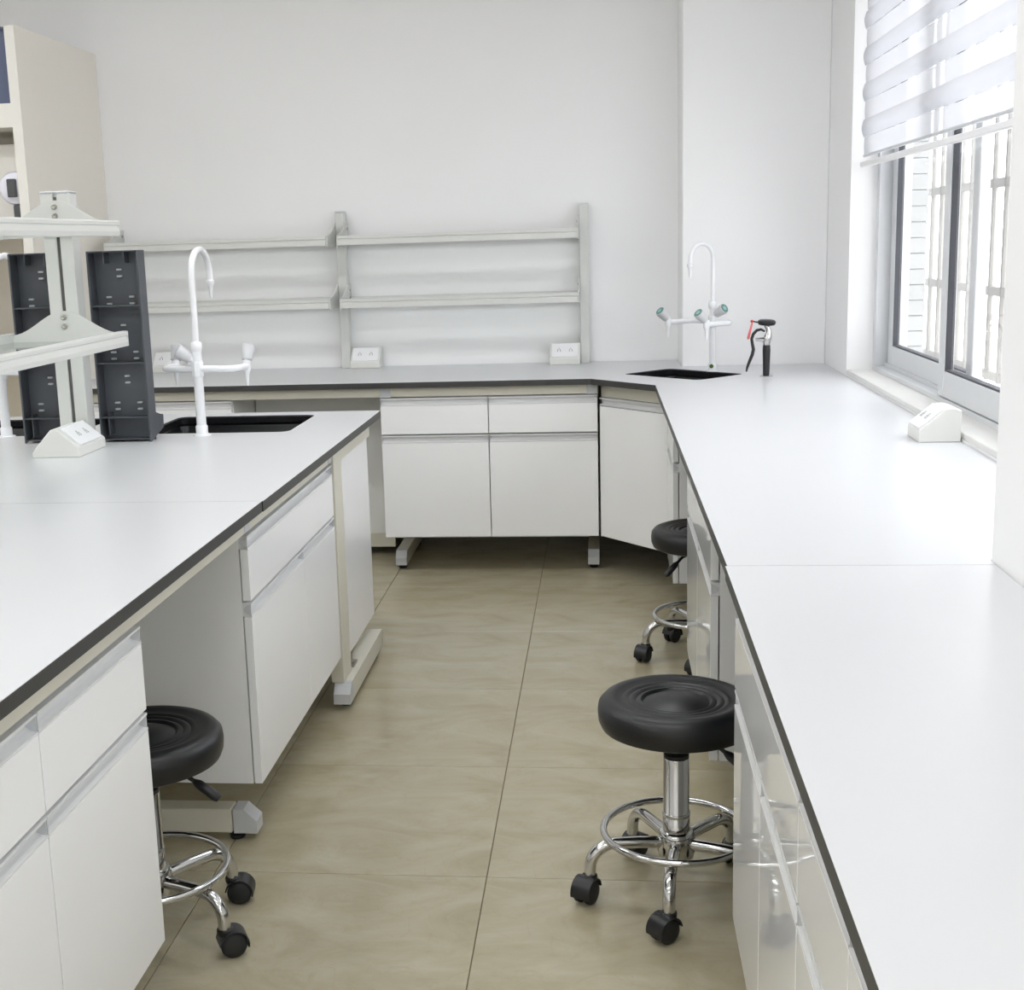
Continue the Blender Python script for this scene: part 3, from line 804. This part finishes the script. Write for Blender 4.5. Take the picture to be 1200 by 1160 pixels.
# two-sided island box
t = thing('socket_box', 'large two sided white socket box at the foot of the island shelf post', 'socket', (-1.49, 3.39, HB), 0, G)
pr = [(-.068, 0), (-.068, .014), (-.012, .074), (.004, .078), (.066, .026), (.066, 0)]
bm = extrude_poly(bm_new(), [(x, 0, z) for x, z in pr], (0, .195, 0))
bmesh.ops.bevel(bm, geom=list(bm.edges), offset=.002, segments=1, affect='EDGES')
obj('shell', bm, 'socket', t)
for sgn, a, c in ((1, Vector((.066, 0.0975, .026)), Vector((.004, .0975, .078))), (-1, Vector((-.068, .0975, .014)), Vector((-.012, .0975, .074)))):
    v = (c - a).normalized(); u = Vector((0, sgn, 0)); n = u.cross(v).normalized()
    mid = (a + c) / 2; sl = (c - a).length
    q = [mid + u * x * .078 + v * y * sl * .44 for x, y in ((-1, -1), (1, -1), (1, 1), (-1, 1))]
    bm = extrude_poly(bm_new(), [p + n * .0003 for p in q], n * .005)
    bmesh.ops.bevel(bm, geom=list(bm.edges), offset=.001, segments=1, affect='EDGES')
    pl = obj('face_plate', bm, 'plate', t)
    pins(pl, mid + n * .0054, u, v, n, .12)

# ------------------------------------------------------------------ stools
def make_stool(label, loc, rz, lever, group):
    t = thing('lab_stool', label, 'stool', loc, rz, group)
    prof = [(0, .365), (.1, .365), (.140, .366), (.151, .371), (.1565, .384), (.158, .402), (.156, .417), (.147, .427), (.134, .432), (.122, .430), (.112, .4255),
            (.106, .4265), (.101, .4265), (.096, .4235), (.091, .4255), (.086, .4255), (.081, .4220), (.076, .4245), (.071, .4245), (.066, .4195), (.058, .4225), (.05, .4265), (.036, .431), (.018, .4335), (0, .434)]
    s = obj('seat', lathe(bm_new(), prof, seg=56), 'seat', t, True)
    for f in s.data.polygons: f.use_smooth = True
    obj('seat_plate', lathe(bm_new(), [(.03, .333), (.05, .345), (.085, .355), (.085, .365)], seg=24), 'black_plastic', t, True)
    obj('column', lathe(bm_new(), [(.0275, .09), (.0275, .176), (.0262, .178), (.0262, .30), (.0255, .302)], seg=24), 'chrome', t, True)
    obj('column_band', lathe(bm_new(), [(.0280, .176), (.0288, .178), (.0288, .182), (.0280, .184)], seg=24), 'chrome', t, True)
    obj('column_collar', lathe(bm_new(), [(.0258, .302), (.0258, .31), (.018, .313)], seg=20), 'black_plastic', t, True)
    obj('gas_piston', lathe(bm_new(), [(.0125, .31), (.0125, .334)], seg=16), 'chrome', t, True)
    obj('hub', lathe(bm_new(), [(.028, .082), (.036, .088), (.038, .10), (.038, .135), (.034, .142), (.0278, .144)], seg=20), 'chrome', t, True)
    obj('foot_ring', tube(bm_new(), arc((0, 0, .142), .149, 0, 2 * PI * 0.9999, (1, 0, 0), (0, 1, 0), 48), .0075, 10, cap=False), 'chrome', t, True)
    for k in range(5):
        a = 2 * PI * k / 5
        d = Vector((math.cos(a), math.sin(a), 0))
        pts = [d * .03 + Vector((0, 0, .118)), d * .08 + Vector((0, 0, .121)), d * .128 + Vector((0, 0, .122))] + [d * .128 + d * .052 * math.sin(q) + Vector((0, 0, .07 + .052 * math.cos(q))) for q in [PI / 2 * i / 8 for i in range(1, 9)]] + [d * .181 + Vector((0, 0, .054))]
        obj('leg', tube(bm_new(), pts, .0125, 14), 'chrome', t, True)
        sw = a + (0.9, -0.7, 2.1, 0.3, -1.2)[k]
        f = Vector((math.cos(sw), math.sin(sw), 0)); sd = Vector((-f.y, f.x, 0))
        c = d * .183 + f * .012
        b = bm_new()
        # hood: half-round cover over the wheels
        lathe(b, [(.014, .044), (.016, .048), (.016, .056), (.0132, .058)], (d.x * .181, d.y * .181, 0), seg=14)
        hood = [c + f * (.0295 * math.cos(q)) + Vector((0, 0, .0262 + .0295 * math.sin(q))) for q in [-.25 + (PI + .1) * i / 12 for i in range(13)]]
        inn = [c + f * (.0268 * math.cos(q)) + Vector((0, 0, .0262 + .0268 * math.sin(q))) for q in [-.25 + (PI + .1) * i / 12 for i in range(13)]][::-1]
        extrude_poly(b, [p - sd * .021 for p in hood + inn], sd * .042)
        box_c = c + Vector((0, 0, .0262))
        cas = obj('caster', b, 'black_plastic', t, True)
        for s_ in (-1, 1):
            o = c + sd * (s_ * .0045) + Vector((0, 0, .0255))
            obj('wheel', lathe(bm_new(), [(.008, 0), (.0225, 0), (.0255, .003), (.0255, .011), (.022, .015), (.012, .017), (0, .017)], o, sd * s_, 20), 'rubber', cas, True)
    lv = bm_new()
    tube(lv, [(.05, 0, .352), (.085, 0, .346), (.11, 0, .33)], .0045, 8)
    lev = obj('lever', lv, 'black_plastic', t, True)
    b = bm_new(); tube(b, [(.105, 0, .333), (.115, 0, .327), (.150, 0, .304), (.156, 0, .299)], [.005, .0095, .0105, .007], 10)
    obj('lever_grip', b, 'black_plastic', lev, True)
    lev.rotation_euler = (0, 0, lever - rz)
    return t
GS = 'black stools on castors'
st = make_stool('round black stool on chrome castor base, large one in right foreground', (.137, 2.546, 0), math.radians(190.5), math.radians(-28), GS)
def stool(label, loc, rz, lever):
    o = dup(st, loc, rz, label, GS)
    for c in o.children:
        if c.name.startswith('lever'): c.rotation_euler = (0, 0, lever - rz)
    return o
stool('round black stool on chrome castor base beside the left foreground island cabinet', (-.905, 2.334, 0), math.radians(-24.3), math.radians(-8))
stool('round black stool on chrome castor base furthest back, half under the window bench', (.300, 4.119, 0), math.radians(191.5), math.radians(222))

# ------------------------------------------------------------------ tall storage cabinet at the left
tc = thing('storage_cabinet', 'tall cream open fronted cabinet against the back wall at left', 'cabinet', (-2.235, 5.05, 0))
W = 1.1
obj('side_panel', Box(-.04, 0, .003, .828, 0, 2.212), 'tall', tc)
obj('front_edge', Box(-.04, 0, 0, .003, 0, 2.212), 'tall_edge', tc)
obj('side_panel', Box(-W, -W + .04, 0, .828, 0, 2.212), 'tall', tc)
obj('back_panel', Box(-W + .04, -.04, .81, .828, 0, 2.212), 'tall', tc)
obj('shelf', Box(-W + .04, -.04, 0, .81, 1.835, 1.925), 'tall_edge', tc)
obj('shelf', Box(-W + .04, -.04, .02, .81, 1.455, 1.48), 'tall_edge', tc)
obj('shelf', Box(-W + .04, -.04, .02, .81, .95, .975), 'tall_edge', tc)
obj('base_panel', Box(-W + .04, -.04, .02, .81, 0, .1), 'tall', tc)
b = Box(-2.56, -2.285, 5.08, 5.5, 1.9255, 2.2, bev=.004); o = obj('storage_box', b, 'blue')
tag(o, 'slate blue box on the top shelf of the tall cabinet', 'box')
obj('lid', Box(-2.565, -2.28, 5.076, 5.504, 2.2, 2.212, bev=.002), 'blue', o)
t = thing('storage_box', 'white carton on the middle shelf of the tall cabinet', 'box', (-2.42, 5.3, 1.4805))
obj('carton', Box(-.13, .112, -.1, .25, 0, .30, bev=.003), 'white_box', t)
obj('flap', Box(-.13, .112, -.101, .02, .3, .303), 'white_box', t)
t = thing('desk_timer', 'rounded white device with dark display on dark stand in the tall cabinet', 'device', (-2.3, 5.09, 1.4805))
obj('stand', Box(-.012, .022, -.02, .05, 0, .06, bev=.003), 'dark', t)
obj('housing', lathe(bm_new(), [(0, -.022), (.05, -.020), (.064, -.01), (.066, .004), (.06, .02), (.045, .028), (0, .03)], (.0, .0, .125), (.35, -1, 0), 28), 'device', t, True)
obj('display', Box(-.020, .014, -.046, -.026, .09, .16, bev=.003), 'dark', t)

# ------------------------------------------------------------------ zebra blind
bl = thing('roller_blind', 'white striped roller blind half lowered over the window', 'blind', (.945, 2.24, 1.567))
BL = 2.795
z = .04; k = 0
def curved_band(z0, z1, x, bulge):
    b = bm_new(); n = 5; rows = []
    for i in range(n + 1):
        t = i / n
        rows.append([b.verts.new((x - bulge * math.sin(PI * t) , yy, z0 + (z1 - z0) * t)) for yy in (0, BL)])
    for a, c in zip(rows[:-1], rows[1:]): b.faces.new((a[0], a[1], c[1], c[0]))
    return b
while z < .90:
    h = .062
    obj('sheer_band' if k % 2 == 0 else 'fabric_band', curved_band(z, z + h, 0 if k % 2 == 0 else -.004, .002 if k % 2 == 0 else .008), 'sheer' if k % 2 == 0 else 'opaque_band', bl, True)
    z += h; k += 1
obj('hem_bar', Box(-.005, .005, 0, BL, .031, .04, bev=.002), 'foot_cap', bl)
obj('weight_bar', Box(-.009, .009, 0, BL + .03, -.004, .016, bev=.003), 'plate', bl)
for yy in (.3, 1.4, 2.5): obj('cord', Box(-.0008, .0008, yy, yy + .0016, .015, .032), 'plate', bl)
obj('head_rail', Box(-.04, .04, 0, BL, .9, .935, bev=.006), 'plate', bl)
